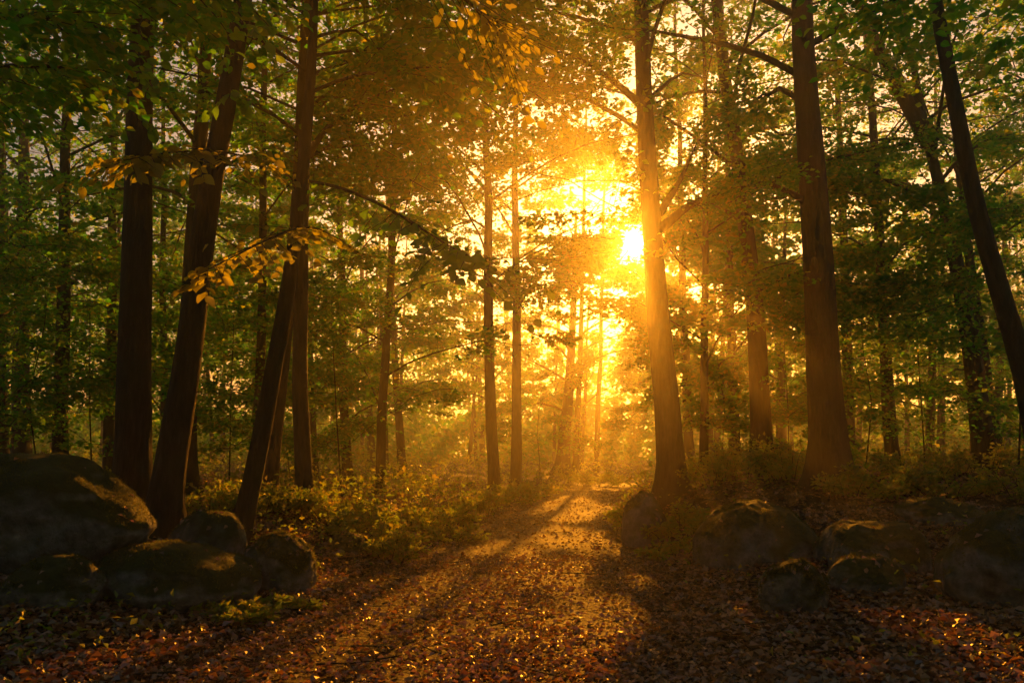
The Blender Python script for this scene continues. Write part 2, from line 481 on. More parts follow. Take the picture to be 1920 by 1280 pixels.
def sprays_along(P, L, n_sub, n_spray, n_leaf, rr, t0=0.25):
    """positions, axes of leaves in flat sprays on side shoots of limb P; also the twig lines"""
    t = np.sort(rr.uniform(t0, 1.0, n_sub))
    c0 = polyat(P, t)
    d = norm(P[-1] - P[0])
    az = math.atan2(d[0], d[1])
    side = np.where(np.arange(n_sub) % 2 == 0, 1, -1)
    a = az + side * rr.uniform(0.5, 1.15, n_sub)
    Ls = L * (0.50 - 0.28 * t) * rr.uniform(0.7, 1.25, n_sub) + 0.25
    sd = np.stack([np.sin(a), np.cos(a), rr.normal(0.02, 0.16, n_sub)], -1)
    ends = c0 + sd * Ls[:, None]; ends[:, 2] -= 0.12 * Ls
    twigs = np.stack([c0, (c0 + ends) / 2 + np.array([0, 0, 0.05]), ends], 1)
    m = n_sub * n_spray
    k = np.repeat(np.arange(n_sub), n_spray)
    tt = rr.uniform(0.15, 1.0, m)
    ctr = c0[k] + (ends[k] - c0[k]) * tt[:, None] + rr.normal(0, 0.08, (m, 3))
    k2 = np.repeat(np.arange(m), n_leaf)
    ax = norm(sd)[k][k2]
    pr = norm(np.cross(ax, [0, 0, 1]))
    s = rr.normal(0, 0.20, len(k2))
    C = ctr[k2] + ax * rr.uniform(-.35, .35, len(k2))[:, None] + pr * s[:, None]
    C[:, 2] += rr.normal(0, 0.05, len(k2)) - 0.12 * np.abs(s)
    D = ax * 0.7 + pr * np.sign(s)[:, None] * 0.8 + rr.normal(0, 0.35, (len(k2), 3))
    D[:, 2] -= 0.15
    return C, D, twigs

def twig_buf(buf, tw, r0):
    for t in tw:
        v, q = tube(t, [r0, r0 * .7, r0 * .3], 3)
        buf.add(v, q)

TREES = {}
def trunk_line(D, ctrl, H, wob=0.05, seed=0):
    pts = np.array([at(x, r, D) for r, x in ctrl])
    pts = pts[np.argsort(pts[:, 2])]
    deg = 2 if len(pts) > 2 else 1
    cf = np.polyfit(pts[:, 2], pts[:, 0], deg)
    zt = pts[-1, 2]
    bx = float(np.polyval(cf, 0.5)); b = gz(bx, D)
    z = np.concatenate([[b - 0.35, b - 0.1, b + 0.05, b + 0.2, b + 0.45, b + 0.8], np.linspace(b + 1.3, b + H, 26)])
    x = np.polyval(cf, np.minimum(z, zt))
    sl = np.polyval(np.polyder(cf), zt)
    x = x + np.where(z > zt, np.clip(sl, -.25, .25) * 0.7 * (z - zt), 0)
    y = np.full(len(z), D) + 0.25 * (noise2(z / 5, 0 * z, seed) - 0.5) * np.clip((z - b) / 3, 0, 1)
    x = x + wob * (noise2(z / 2.3, 0 * z + 7, seed) - 0.5) * 2 * np.clip((z - b) / 2, 0, 1)
    return np.stack([x, y, z], -1), b

def trunk_mesh(P, b, r0, H, sides, seed, base, flare=0.8, tip=0.18):
    h = (P[:, 2] - b)
    rad = r0 * (1 - (1 - tip) * np.clip(h / H, 0, 1) ** 0.9)
    fl = 1.5 * flare * np.exp(-np.clip(h, 0, None) / (r0 * 1.4))
    th = np.linspace(0, 2 * math.pi, sides, endpoint=False)
    ph = np.random.default_rng(seed).uniform(0, 6.28, 2)
    lobes = 0.5 + 0.3 * np.cos(3 * th + ph[0]) + 0.25 * np.cos(5 * th + ph[1])
    rr_ = rad[:, None] * (1 + fl[:, None] * np.clip(lobes, 0.1, 1.1)[None])
    rr_ = rr_ * (1 + 0.10 * (noise3(np.cos(th)[None] * 1.3 + seed, np.sin(th)[None] * 1.3, (h * 0.8)[:, None], seed) - 0.5)
                 + 0.05 * (noise3(np.cos(th)[None] * 3 + seed, np.sin(th)[None] * 3, (h * 2.2)[:, None], seed + 3) - 0.5))
    v, q = tube(P - base, rr_, sides)
    return mesh_from('trunk', v, q, np.full(len(q), 4), BARK)

def tree(name, label, D, ctrl, wpx, H=15.0, zlo=5.0, Rc=4.2, nl=21, sub=11, spr=5, lf=19, ls=0.14, sides=16, seed=1,
         group=None, boughs=(), mat=LEAF, back_only=False, detail=0, azs=None, flare=0.8, twigs=True, wobl=0.12, wobt=0.06):
    rr = np.random.default_rng(1000 + seed)
    P, b = trunk_line(D, ctrl, H, wob=wobt, seed=seed)
    bi = np.array([np.interp(b, P[:, 2], P[:, 0]), D, b])
    t = thing(name, label, 'tree', bi, group)
    r0 = wpx / 2 * (D / ray(ctrl[0][1], 640)[1]) * 1.0 / F * 0.98
    link('trunk', trunk_mesh(P, b, r0, H, sides, seed, bi, flare), t)
    Cs, Ds = [], []
    buf = Buf()
    for k in range(nl):
        f = (k + 0.5) / nl
        zz = b + zlo + (H * 0.97 - zlo) * f
        p0 = np.array([np.interp(zz, P[:, 2], P[:, 0]), np.interp(zz, P[:, 2], P[:, 1]), zz])
        az = (k * 2.4 + seed * 1.7) if azs is None else azs[k % len(azs)] + rr.normal(0, .25)
        if back_only: az = math.cos(az) * 1.75         # limbs reach away from the viewer
        L = Rc * (0.55 + 0.75 * math.sin(math.pi * min(1, 0.25 + 0.7 * f))) * rr.uniform(0.75, 1.2)
        lp = limb_path(p0, az, L, rr.uniform(0.45, 0.95), rr.uniform(0.35, 0.65), wob=wobl, r=rr)
        rl = r0 * 0.22 * (1 - 0.5 * f)
        v, q = tube(lp - bi, np.linspace(rl, 0.008, len(lp)), 6)
        link('limb', mesh_from('limb', v, q, np.full(len(q), 4), BARK), t)
        C, Dd, tw = sprays_along(lp, L, sub, spr, lf, rr)
        Cs.append(C); Ds.append(Dd)
        if twigs: twig_buf(buf, tw[keep_leaf(tw[:, 1]) & keep_leaf(tw[:, 2])], 0.010)
    C = np.concatenate(Cs); Dd = np.concatenate(Ds)
    k = keep_leaf(C); C, Dd = C[k], Dd[k]
    add_crown(t, C, Dd, ls, rr, bi, mat, detail)
    if twigs and buf.n: tag(link('branchwork', buf.mesh('branchwork', BARK, bi), t), kind='stuff')
    TREES[name + str(seed)] = (t, P, b, r0, bi)
    return t, P, b, r0, bi

def add_crown(t, C, D, ls, rr, bi, mat, detail=0, name='crown'):
    n = len(C)
    N = rr.normal(0, 0.55, (n, 3)); N[:, 2] += 0.75
    L = ls * rr.uniform(0.7, 1.35, n)
    tag(link(name, leaf_mesh(name, C, D, N, L, L * rr.uniform(.32, .42, n), mat, bi, detail), t), kind='stuff')

def bough(t, bi, pts, r0, n_leaf, ls, seed, mat=LEAF_GOLD, spread=0.22, t0=0.3, name='leafy_bough', wts=None):
    """a near branch whose leaves can be picked apart: thing > leafy_bough > leaf"""
    rr = np.random.default_rng(seed)
    pts = np.array(pts, float)
    tt = np.linspace(0, 1, len(pts)); ti = np.linspace(0, 1, 16)
    P = np.stack([np.interp(ti, tt, pts[:, k]) for k in range(3)], -1)
    for _ in range(3): P[1:-1] = (P[:-2] + 2 * P[1:-1] + P[2:]) / 4
    buf = Buf()
    v, q = tube(P, np.linspace(r0, 0.004, len(P)), 6); buf.add(v, q)
    d = norm(np.gradient(P, axis=0))
    leaves = []
    n_sh = max(4, n_leaf // 7)
    ts = np.sort(rr.uniform(t0, 1, n_sh))
    for k, s in enumerate(ts):
        c = polyat(P, [s])[0]; dd = d[int(s * 15)]
        sd = norm(np.cross(dd, [0, 0, 1])) * (1 if k % 2 else -1)
        ax = norm(dd * 0.8 + sd * rr.uniform(.5, 1.1) + np.array([0, 0, rr.normal(-0.15, 0.2)]))
        Ls = spread * rr.uniform(0.7, 1.8) * (1.15 - 0.5 * s) * 2
        e = c + ax * Ls + np.array([0, 0, -0.12 * Ls])
        v, q = tube(np.stack([c, (c + e) / 2 + [0, 0, .02 * Ls], e]), [0.005, 0.004, 0.002], 3); buf.add(v, q)
        m = max(3, int(round(n_leaf / n_sh * rr.uniform(.7, 1.3))))
        for g in range(m):
            f = (g + 0.6) / m
            pp = c + (e - c) * f
            s2 = norm(np.cross(ax, [0, 0, 1])) * (1 if g % 2 else -1)
            la = norm(ax * 0.7 + s2 * 0.9 + rr.normal(0, .25, 3) + np.array([0, 0, -0.35]))
            nn = norm(np.array([-0.1, -0.8, 0.45]) + rr.normal(0, .38, 3))
            leaves.append((pp, la, nn, ls * rr.uniform(.65, 1.25)))
    o = link(name, buf.mesh(name, BARK, bi), t)
    for (pp, la, nn, L) in leaves:
        lo = link('leaf', LEAF_SHAPES[int(rr.integers(len(LEAF_SHAPES)))][0 if mat is LEAF_GOLD else 1], o)
        x = Vector(la); z = Vector(nn); yv = z.cross(x).normalized(); z = x.cross(yv).normalized()
        from mathutils import Matrix
        mm = Matrix(((x[0], yv[0], z[0], 0), (x[1], yv[1], z[1], 0), (x[2], yv[2], z[2], 0), (0, 0, 0, 1)))
        lo.matrix_local = Matrix.Translation(Vector(pp - bi)) @ mm @ Matrix.Diagonal((L, L, L, 1))
    return o

def one_leaf(seed, mat):
    """a beech leaf 1 long: oval with a drawn-out tip, folded and waved"""
    r = np.random.default_rng(seed)
    ts = np.array([0, .06, .2, .4, .6, .8, .93, 1.0]); w = np.array([.012, .13, .27, .335, .30, .18, .06, .004])
    fold, arc = r.uniform(.12, .30), r.uniform(.05, .22)
    v = []
    for t, x in zip(ts, w):
        zc = -arc * t * t + 0.03 * math.sin(9 * t + seed)
        for s in (-1, 0, 1):
            v.append((t, s * x * r.uniform(.93, 1.07), zc + (fold * x if s else 0) + (0.02 * math.sin(14 * t + s + seed) if s else 0)))
    q = []
    for k in range(len(ts) - 1):
        for s in (0, 1):
            q.append((3 * k + s, 3 * k + s + 1, 3 * k + s + 4, 3 * k + s + 3))
    return mesh_from('leaf', v, q, np.full(len(q), 4), mat)
LEAF_SHAPES = [(one_leaf(s, LEAF_GOLD), one_leaf(s, LEAF)) for s in range(5)]

# --- the trees one can name, left to right
G_NEAR = 'big dark trunks standing near the path'
T1, P1, b1, r1, B1 = tree('beech_tree', 'thick dark upright trunk behind the big left boulder', 11.0, [(920, 246), (640, 254), (300, 260), (0, 267)], 68,
     H=19, zlo=8.0, Rc=4.2, seed=1, sides=20, group=G_NEAR, back_only=True)
T2, P2, b2, r2, B2 = tree('beech_tree', 'dark trunk leaning right beside the thick upright trunk on the left', 10.2, [(980, 302), (640, 349), (300, 415), (0, 455)], 60,
     H=15, zlo=7.2, Rc=3.2, seed=2, sides=20, group=G_NEAR, back_only=True)
tree('beech_tree', 'mid grey trunk half hidden behind the leaning left trunk', 17, [(900, 347), (640, 352), (300, 370), (0, 392)], 42, H=20, zlo=6, seed=3)
T4, P4, b4, r4, B4 = tree('beech_tree', 'slim trunk leaning right behind the round mossy boulder', 10.6, [(990, 450), (640, 524), (470, 545), (300, 566), (0, 590)], 38,
     H=12, zlo=6.0, Rc=2.8, seed=4, sides=18, group=G_NEAR, back_only=True)
T5, P5, b5, r5, B5 = tree('beech_tree', 'upright trunk right of the slim leaning trunk with a long arching bough', 14.5, [(930, 572), (640, 565), (300, 566), (0, 576)], 33,
     H=20, zlo=6.5, seed=5, sides=16, back_only=True)
tree('beech_tree', 'thin straight trunk seen just left of the slim leaning trunk', 19, [(760, 486), (640, 489), (480, 491), (0, 492)], 21, H=20, zlo=5.0, seed=6)
tree('beech_tree', 'trunk leaning right in the gap behind the slim leaning trunk', 15.5, [(900, 507), (640, 533), (300, 556)], 30, H=13, zlo=6.5, seed=7, back_only=True)
T7, P7, b7, r7, B7 = tree('beech_tree', 'straight tall trunk at the left edge of the path in golden mist', 24, [(940, 928), (640, 919), (300, 912), (0, 908)], 24,
     H=22, zlo=6.0, Rc=5.2, nl=18, lf=13, seed=8, ls=.15)
tree('beech_tree', 'misty golden trunk just right of the straight path side trunk', 28.5, [(928, 966), (640, 969), (390, 968)], 22, H=22, zlo=6, Rc=5, nl=17, lf=13, seed=9, ls=.16)
T9, P9, b9, r9, B9 = tree('beech_tree', 'dark trunk on the right bank with the sun bursting at its side', 17, [(900, 1262), (640, 1240), (300, 1215), (0, 1202)], 52,
     H=21, zlo=7.6, Rc=4.4, nl=18, seed=10, sides=22, group=G_NEAR)
tree('beech_tree', 'brown trunk between the sunlit trunk and the thickest right trunk', 20, [(880, 1432), (640, 1415), (380, 1392), (150, 1360)], 41, H=21, zlo=6.0, Rc=4.4, nl=20, seed=11, ls=.11)
T11, P11, b11, r11, B11 = tree('beech_tree', 'thickest trunk on the right standing above the mossy boulders', 15, [(890, 1557), (640, 1546), (300, 1520), (0, 1505)], 70,
     H=20, zlo=7.0, Rc=4.6, nl=20, seed=12, sides=24, group=G_NEAR, back_only=True)
tree('beech_tree', 'pale slim trunk right of the thickest right trunk', 22, [(850, 1673), (640, 1661), (500, 1652), (300, 1640)], 26, H=20, zlo=5.0, seed=13, ls=.12)
T13, P13, b13, r13, B13 = tree('beech_tree', 'forked trunk on the far right splitting into two limbs high up', 18.5, [(850, 1845), (600, 1810), (400, 1773), (250, 1737)], 42,
     H=11.5, zlo=6.0, seed=14, Rc=3.4, nl=10, sides=18)
T14, P14, b14, r14, B14 = tree('beech_tree', 'dark green trunk leaning left along the right picture edge', 9.2, [(850, 1945), (640, 1902), (300, 1825), (0, 1762)], 47,
     H=13, zlo=7.4, Rc=2.8, nl=9, seed=15, sides=20, group=G_NEAR, back_only=True)
tree('beech_tree', 'greenish straight trunk left of the big boulder trunks', 20, [(860, 114), (640, 117), (300, 122), (0, 126)], 30, H=20, zlo=4.5, seed=16, ls=.12)
tree('beech_tree', 'faint misty trunk at the left picture edge', 27, [(860, 40), (640, 42), (300, 45)], 36, H=21, zlo=4.0, seed=17, ls=.13, Rc=4.2)
tree('beech_tree', 'thin faint trunk just left of the thick upright trunk', 24, [(860, 205), (640, 207), (300, 212)], 22, H=20, zlo=4.0, seed=18, ls=.12, Rc=4.2)
tree('beech_tree', 'thin trunk peeping out right behind the thickest right trunk', 26, [(840, 1594), (640, 1586), (400, 1578)], 22, H=20, zlo=4.5, seed=19, ls=.13, Rc=4.2)
tree('beech_tree', 'thin trunk in golden haze just right of the sunlit trunk', 30, [(860, 1294), (700, 1287), (500, 1280)], 20, H=21, zlo=5.0, seed=20, ls=.14, Rc=4.2)
tree('beech_tree', 'ghostly trunk at the far end of the path in bright mist', 42, [(900, 1052), (700, 1068), (500, 1078)], 26, H=14, zlo=3.0, seed=21, ls=.18, Rc=4.6, twigs=False)
tree('beech_tree', 'second slim trunk close beside the forked trunk on the right', 21, [(840, 1868), (640, 1838), (500, 1820)], 26, H=13, zlo=5, seed=22, ls=.12)

# limbs that the photograph shows plainly
def big_limb(t, bi, pts, r0, r1=0.012, sides=8):
    pts = np.array(pts, float); tt = np.linspace(0, 1, len(pts)); ti = np.linspace(0, 1, 18)
    P = np.stack([np.interp(ti, tt, pts[:, k]) for k in range(3)], -1)
    for _ in range(4): P[1:-1] = (P[:-2] + 2 * P[1:-1] + P[2:]) / 4
    v, q = tube(P - bi, np.linspace(r0, r1, len(P)), sides, rough=0.05)
    link('limb', mesh_from('limb', v, q, np.full(len(q), 4), BARK), t)
    return P
def leafed(t, bi, P, L, seed, sub=10, spr=4, lf=16, ls=0.10):
    rr = np.random.default_rng(seed)
    C, D, tw = sprays_along(P, L, sub, spr, lf, rr, 0.3)
    k = keep_leaf(C)
    add_crown(t, C[k], D[k], ls, rr, bi, LEAF, name='spray')
    buf = Buf(); twig_buf(buf, tw[keep_leaf(tw[:, 1]) | (np.arange(len(tw)) == 0)], 0.010)
    tag(link('branchwork', buf.mesh('branchwork', BARK, bi), t), kind='stuff')
for pts, r0, sd in (([at(572, 300, 14.5), at(610, 240, 14.4), at(680, 190, 14.2), at(760, 158, 14.0)], .075, 1),
                    ([at(568, 215, 14.5), at(600, 185, 14.7), at(650, 150, 15.0)], .05, 2)):
    leafed(T5, B5, big_limb(T5, B5, pts, r0), 3.0, sd)
leafed(T9, B9, big_limb(T9, B9, [at(1238, 430, 17), at(1290, 385, 16.8), at(1345, 362, 16.6), at(1420, 330, 16.4)], .12), 3.0, 3)
leafed(T9, B9, big_limb(T9, B9, [at(1236, 400, 17), at(1275, 340, 17.3), at(1310, 260, 17.6)], .10), 3.0, 4)
leafed(T9, B9, big_limb(T9, B9, [at(1205, 200, 17), at(1160, 160, 16.8), at(1100, 115, 16.6), at(1040, 95, 16.2)], .10), 3.4, 5)
leafed(T11, B11, big_limb(T11, B11, [at(1522, 385, 15), at(1480, 360, 14.8), at(1430, 340, 14.6), at(1390, 352, 14.4)], .08), 2.6, 6)
leafed(T11, B11, big_limb(T11, B11, [at(1535, 505, 15), at(1480, 515, 14.9), at(1420, 548, 14.7)], .035), 1.6, 7, sub=6)
Pf = big_limb(T13, B13, [at(1745, 270, 18.5), at(1700, 190, 18.5), at(1650, 100, 18.4), at(1600, -30, 18.2)], .22, .09, 12)
leafed(T13, B13, Pf, 3.4, 8)
leafed(T7, B7, big_limb(T7, B7, [at(915, 360, 24), at(870, 310, 23.6), at(800, 290, 23.2)], .07), 3.2, 9, ls=.12)

# near boughs with leaves that can be told apart
bough(T5, B5, [at(566, 352, 14.4), at(520, 312, 11.5), at(440, 285, 9.4), at(330, 282, 8.0), at(236, 300, 7.2)], .022, 280, .125, 41, t0=.22, spread=.28)
bough(T5, B5, [at(568, 338, 14.4), at(640, 350, 11.5), at(740, 395, 9.8), at(830, 455, 8.8), at(905, 495, 8.3)], .035, 300, .125, 42, mat=LEAF, t0=.12, spread=.5)
bough(T4, B4, [at(548, 440, 10.6), at(560, 425, 9.4), at(520, 440, 8.3), at(460, 470, 7.6), at(390, 505, 7.2)], .016, 190, .11, 43, t0=.2, spread=.28)
bough(T4, B4, [at(548, 430, 10.6), at(590, 425, 9.6), at(640, 450, 9.0)], .018, 36, .12, 44, t0=.3)

# ivy-like shoots hanging over the two left trunks
bough(T1, B1, [at(300, 0, 10.6), at(262, 30, 9.6), at(262, 140, 9.3), at(255, 260, 9.2)], .02, 40, .17, 45, mat=LEAF, t0=.2, spread=.15)
bough(T2, B2, [at(470, -30, 10.0), at(455, 20, 9.0), at(440, 90, 8.8), at(430, 190, 8.7)], .02, 46, .16, 46, mat=LEAF, t0=.2, spread=.16)

# trees just outside the frame, whose boughs hang into the picture from above
def frame_tree(label, x, y, wr, boughs, seed, H=11, azs=None):
    rr = np.random.default_rng(seed)
    b = gz(x, y); bi = np.array([x, y, b])
    z = np.concatenate([[b - .3, b, b + .2, b + .5], np.linspace(b + 1, b + H, 14)])
    P = np.stack([x + .1 * np.sin(z * .7), y + .1 * np.cos(z * .6), z], -1)
    t = thing('beech_tree', label, 'tree', bi)
    link('trunk', trunk_mesh(P, b, wr, H, 16, seed, bi), t)
    return t, bi, P
TA, BA, PA = frame_tree('tree off the left edge, its leafy boughs across the top left corner', -6.2, 5.6, .2, None, 61)
def hang(t, bi, pts, r0, L, seed, sub=14, spr=4, lf=14, ls=.10, mat=LEAF):
    rr = np.random.default_rng(seed)
    P = big_limb(t, bi, pts, r0)
    C, D, tw = sprays_along(P, L, sub, spr, lf, rr, 0.2)
    k = np.linalg.norm(C - CAM, axis=1) > 2.8
    u, v, w = sun_uv(C)
    for (tu, tv, tw_, tr) in LIT: k &= ~((np.hypot(u - tu, v - tv) < tr) & (w > tw_ + .5))
    add_crown(t, C[k], D[k], ls, rr, bi, mat, name='spray', detail=1)
    buf = Buf(); twig_buf(buf, tw, 0.008)
    tag(link('branchwork', buf.mesh('branchwork', BARK, bi), t), kind='stuff')
def tz(P, z): return np.array([np.interp(z, P[:, 2], P[:, 0]), np.interp(z, P[:, 2], P[:, 1]), z])
hang(TA, BA, [tz(PA, 4.6), at(-60, 40, 6.4), at(90, 30, 7.0), at(220, 60, 7.4)], .05, 2.2, 71)
hang(TA, BA, [tz(PA, 4.0), at(-120, 150, 6.6), at(30, 120, 7.2), at(160, 130, 7.8)], .045, 2.0, 72)
hang(TA, BA, [tz(PA, 5.6), at(100, -60, 6.4), at(300, -40, 7.0), at(440, -10, 7.6)], .05, 2.0, 73)
bough(TA, BA, [tz(PA, 6.2), at(300, -260, 6.0), at(600, -160, 6.4), at(800, -60, 6.6), at(900, 20, 6.7), at(940, 70, 6.7)], .05, 210, .10, 74, t0=.58, spread=.42)
TB, BB, PB = frame_tree('tree off the right edge, its boughs hanging over the upper right', 6.6, 5.6, .19, None, 62)
hang(TB, BB, [tz(PB, 5.0), at(1960, -20, 6.6), at(1800, -30, 7.4), at(1640, 10, 8.2)], .05, 2.2, 75)

# ------------------------------------------------------------------ the wood behind: single trees deeper in
NAMED_PX = [(42, 'the left edge trunk'), (117, 'the greenish trunk'), (254, 'the thick upright trunk'), (349, 'the leaning left trunk'), (524, 'the slim leaning trunk'),
            (919, 'the straight trunk'), (969, 'the misty trunk'), (1240, 'the sunlit trunk'), (1415, 'the brown trunk'), (1546, 'the thickest trunk'), (1661, 'the pale trunk'), (1810, 'the forked trunk')]
rb = np.random.default_rng(5)
spots = [(-0.8, 43), (4.3, 50), (11.5, 52)]
for trial in range(4000):
    D = math.sqrt(rb.uniform(19 ** 2, 56 ** 2)); x = rb.uniform(-0.70, 0.70) * D
    s = x - float(pc(D))
    u = (np.array([x, D, 3.0]) - CAM) @ U
    if abs(s) < 3.0 + 0.03 * D: continue
    if -5.2 < u < 1.2 and (D < 36 or abs(u) < .8): continue                       # the bright aisle toward the sun stays open
    if any(math.hypot(x - a, D - b) < 4.3 for a, b in spots): continue
    px = 960 + F * x / D
    if sum(1 for a, b in spots if sum(n < px for n, _ in NAMED_PX) == sum(n < 960 + F * a / b for n, _ in NAMED_PX)) >= 18: continue
    if any(abs(px - n) < 36 for n, _ in NAMED_PX): continue
    spots.append((x, D))
    if len(spots) >= 44: break
spots.sort(key=lambda s: s[0] / s[1])
count = {}
order = 'first second third fourth fifth sixth seventh eighth ninth tenth eleventh twelfth thirteenth fourteenth fifteenth sixteenth seventeenth eighteenth nineteenth twentieth'.split()
slot = {}
for x, D in spots:
    px = 960 + F * x / D
    k = sum(1 for n, _ in NAMED_PX if n < px)
    slot.setdefault(k, []).append((D, x))
idx = 0
for k, lst in slot.items():
    lst.sort(key=lambda s: s[1] / s[0])
    if k == 0: where = 'left of ' + NAMED_PX[0][1]
    elif k == len(NAMED_PX): where = 'right of ' + NAMED_PX[-1][1]
    else: where = 'between %s and %s' % (NAMED_PX[k - 1][1], NAMED_PX[k][1])
    for m, (D, x) in enumerate(lst):
        lab = ('only background tree ' if len(lst) == 1 else order[m] + ' background tree from left ') + where
        px = 960 + F * x / D
        lean = rb.normal(0, 14)
        far = D > 36
        idx += 1
        tree('background_tree', lab, D, [(880, px), (500, px + lean), (250, px + lean * 1.6)], rb.uniform(.26, .46) * F / D, H=rb.uniform(16, 22) if D < 33 else (rb.uniform(10, 14) if -.12 < x / D < .34 else rb.uniform(14, 19)), zlo=rb.uniform(1.6, 3.2),
             Rc=rb.uniform(3.6, 5.0), nl=19 if not far else 16, sub=11, spr=5, lf=22 if not far else 12, ls=0.16 if not far else 0.24, sides=10, seed=100 + idx,
             group='trees deeper in the wood', twigs=not far)
for k, (lab, px, D) in enumerate((('tall backlit tree glowing left of the sun', 1080, 41), ('tall backlit tree close behind the sun gap', 1118, 47), ('tall backlit tree glowing just right of the sunlit trunk', 1330, 43))):
    tree('background_tree', lab, D, [(880, px), (500, px + 12), (250, px + 18)], .34 * F / D, H=23, zlo=5, Rc=4.6, nl=20, sub=10, spr=4, lf=11, ls=.24, sides=10, seed=170 + k, group='trees deeper in the wood', twigs=False)

# distant wood: one mass of foliage and thin stems that closes the view all round
def distant_wood():
    r = np.random.default_rng(77)
    n_cl = 17000
    D = r.uniform(58, 98, n_cl); x = r.uniform(-0.85, 0.85, n_cl) * D
    zc = np.where(r.random(n_cl) < .4, r.uniform(.2, 5, n_cl), r.beta(1.1, 1.4, n_cl) * 13 + 0.3)
    zc = np.where(zc > 5, zc * (1 + 0.9 * smooth((-.08 - x / D) / .25) + .6 * smooth((x / D - .3) / .2)), zc)
    # behind and beside the viewer, nearer and coarser, unseen: added to block sky light
    m = 3600
    a = r.uniform(math.pi * 0.36, math.pi * 1.64, m); d2 = r.uniform(9, 26, m)
    cx = np.concatenate([x, d2 * np.sin(a)]); cy = np.concatenate([D, d2 * np.cos(a) + 1]); cz = np.concatenate([zc, r.uniform(0.5, 17, m)])
    k = 16
    C = np.repeat(np.stack([cx, cy, cz], -1), k, 0)
    C = C + r.normal(0, 1, C.shape) * np.array([0.9, 0.9, 0.35])
    C = C[keep_leaf(C)]
    n = len(C)
    Dd = r.normal(0, 1, (n, 3)); Dd[:, 2] *= .5
    N = r.normal(0, .6, (n, 3)); N[:, 2] += .6
    L = r.uniform(.32, .62, n)
    me = leaf_mesh('distant_wood', C, Dd, N, L, L * .4, LEAF)
    o = tag(link('distant_wood', me), 'dense mass of hazy foliage closing the view behind all trunks', 'foliage', kind='stuff')
    b = Buf()
    for q_ in range(120):
        d_ = r.uniform(56, 92); xx = r.uniform(-.8, .8) * d_
        uu = (np.array([xx, d_, 3.0]) - CAM) @ U
        if -5 < uu < 1.2: continue
        g = gz(xx, d_)
        z = np.linspace(g - .3, g + 17, 6); le = r.normal(0, .05)
        v, q = tube(np.stack([xx + le * z, 0 * z + d_, z], -1), np.linspace(r.uniform(.12, .26), .05, 6), 6); b.add(v, q)
    tag(link('distant_stems', b.mesh('distant_stems', BARK)), 'thin hazy stems of the far wood behind everything', 'stems', kind='stuff')
distant_wood()

# ------------------------------------------------------------------ boulders
import bmesh
ON_ROCKS = []
def boulder(label, bb, D, seed, ry=0.85, moss=900, mesh_sub=5, sink=0.42, sq=2.05, tilt=0.0, mossy=1.0):
    x0, x1, y0, y1 = bb
    rr = np.random.default_rng(seed)
    c = at((x0 + x1) / 2, (y0 + y1) / 2, D)
    rx = (x1 - x0) / 2 * D / F; rz = (y1 - y0) / 2 * D / F
    g = gz(c[0], D)
    top = c[2] + rz
    low = min(c[2] - rz, g) - sink * 2 * rz
    rz2 = (top - low) / 2
    base = np.array([c[0], D + rx * ry * 0.3, (top + low) / 2])
    bm = bmesh.new(); bmesh.ops.create_icosphere(bm, subdivisions=mesh_sub, radius=1.0)
    v = np.array([p.co[:] for p in bm.verts]); f = np.array([[p.index for p in fa.verts] for fa in bm.faces]); bm.free()
    k = (np.abs(v) ** sq).sum(1) ** (-1 / sq)              # a little squarer than an ellipsoid
    v = v * k[:, None]
    n = fbm3(v * 1.1 + seed * 3.1, seed, 3) - 0.5
    n2 = fbm3(v * 4.5 + seed, seed + 9, 4) - 0.5
    v = v * (1 + 0.55 * n + 0.10 * n2)[:, None]
    ex = np.abs(v[:, [0, 2]]).max(0); v[:, 0] /= ex[0]; v[:, 2] /= max(v[:, 2].max(), .6)
    ca, sa = math.cos(tilt), math.sin(tilt)
    v = v * np.array([rx, rx * ry, rz2])
    v = np.stack([v[:, 0] * ca + v[:, 2] * sa, v[:, 1], -v[:, 0] * sa + v[:, 2] * ca], -1)
    me = mesh_from('boulder', v, f, np.full(len(f), 3), ROCK)
    o = tag(link('boulder', me, base=base), label, 'boulder', 'boulders beside the path')
    # cushions of moss blades on its upper side
    tri = v[f]; nr = np.cross(tri[:, 1] - tri[:, 0], tri[:, 2] - tri[:, 0]); ar = np.linalg.norm(nr, axis=1); nr = norm(nr)
    cen = tri.mean(1)
    w = ar * np.clip(nr[:, 2] + 0.15, 0, 1) * np.clip((fbm3(cen * 4.5 / max(rx, .3) + 5, seed + 2, 3) - 0.47) * 9, 0.01, 1)
    up = ar * (nr[:, 2] > .45)
    kk = rr.choice(len(f), 26, p=up / up.sum())
    ON_ROCKS.append(np.concatenate([cen[kk] + base + nr[kk] * .008, nr[kk]], 1))
    nb = int(moss * mossy * .7)
    if nb:
        pick = rr.choice(len(f), nb, p=w / w.sum())
        ba = rr.dirichlet([1, 1, 1], nb)
        C = (tri[pick] * ba[..., None]).sum(1)
        Dd = nr[pick] * 0.7 + rr.normal(0, .5, (nb, 3)); 
        L = rr.uniform(.012, .034, nb)
        m = leaf_mesh('moss', C, Dd, rr.normal(0, 1, (nb, 3)), L, L * .16, MOSS)
        tag(link('moss', m, o), kind='stuff')
    return o
boulder('largest dark boulder filling the left edge in front of the trunks', (-190, 262, 852, 1068), 8.3, 1, moss=6000, ry=.7, tilt=.10, sink=.08)
boulder('low rounded boulder in the bottom left below the largest boulder', (-14, 183, 1044, 1146), 7.3, 2, moss=1800)
boulder('long flat boulder right of the largest boulder and below the upright one', (176, 475, 1024, 1130), 8.0, 3, moss=3500, tilt=.16)
boulder('upright dark boulder leaning at the foot of the leaning left trunk', (310, 456, 958, 1075), 9.3, 4, moss=1500, mossy=.8)
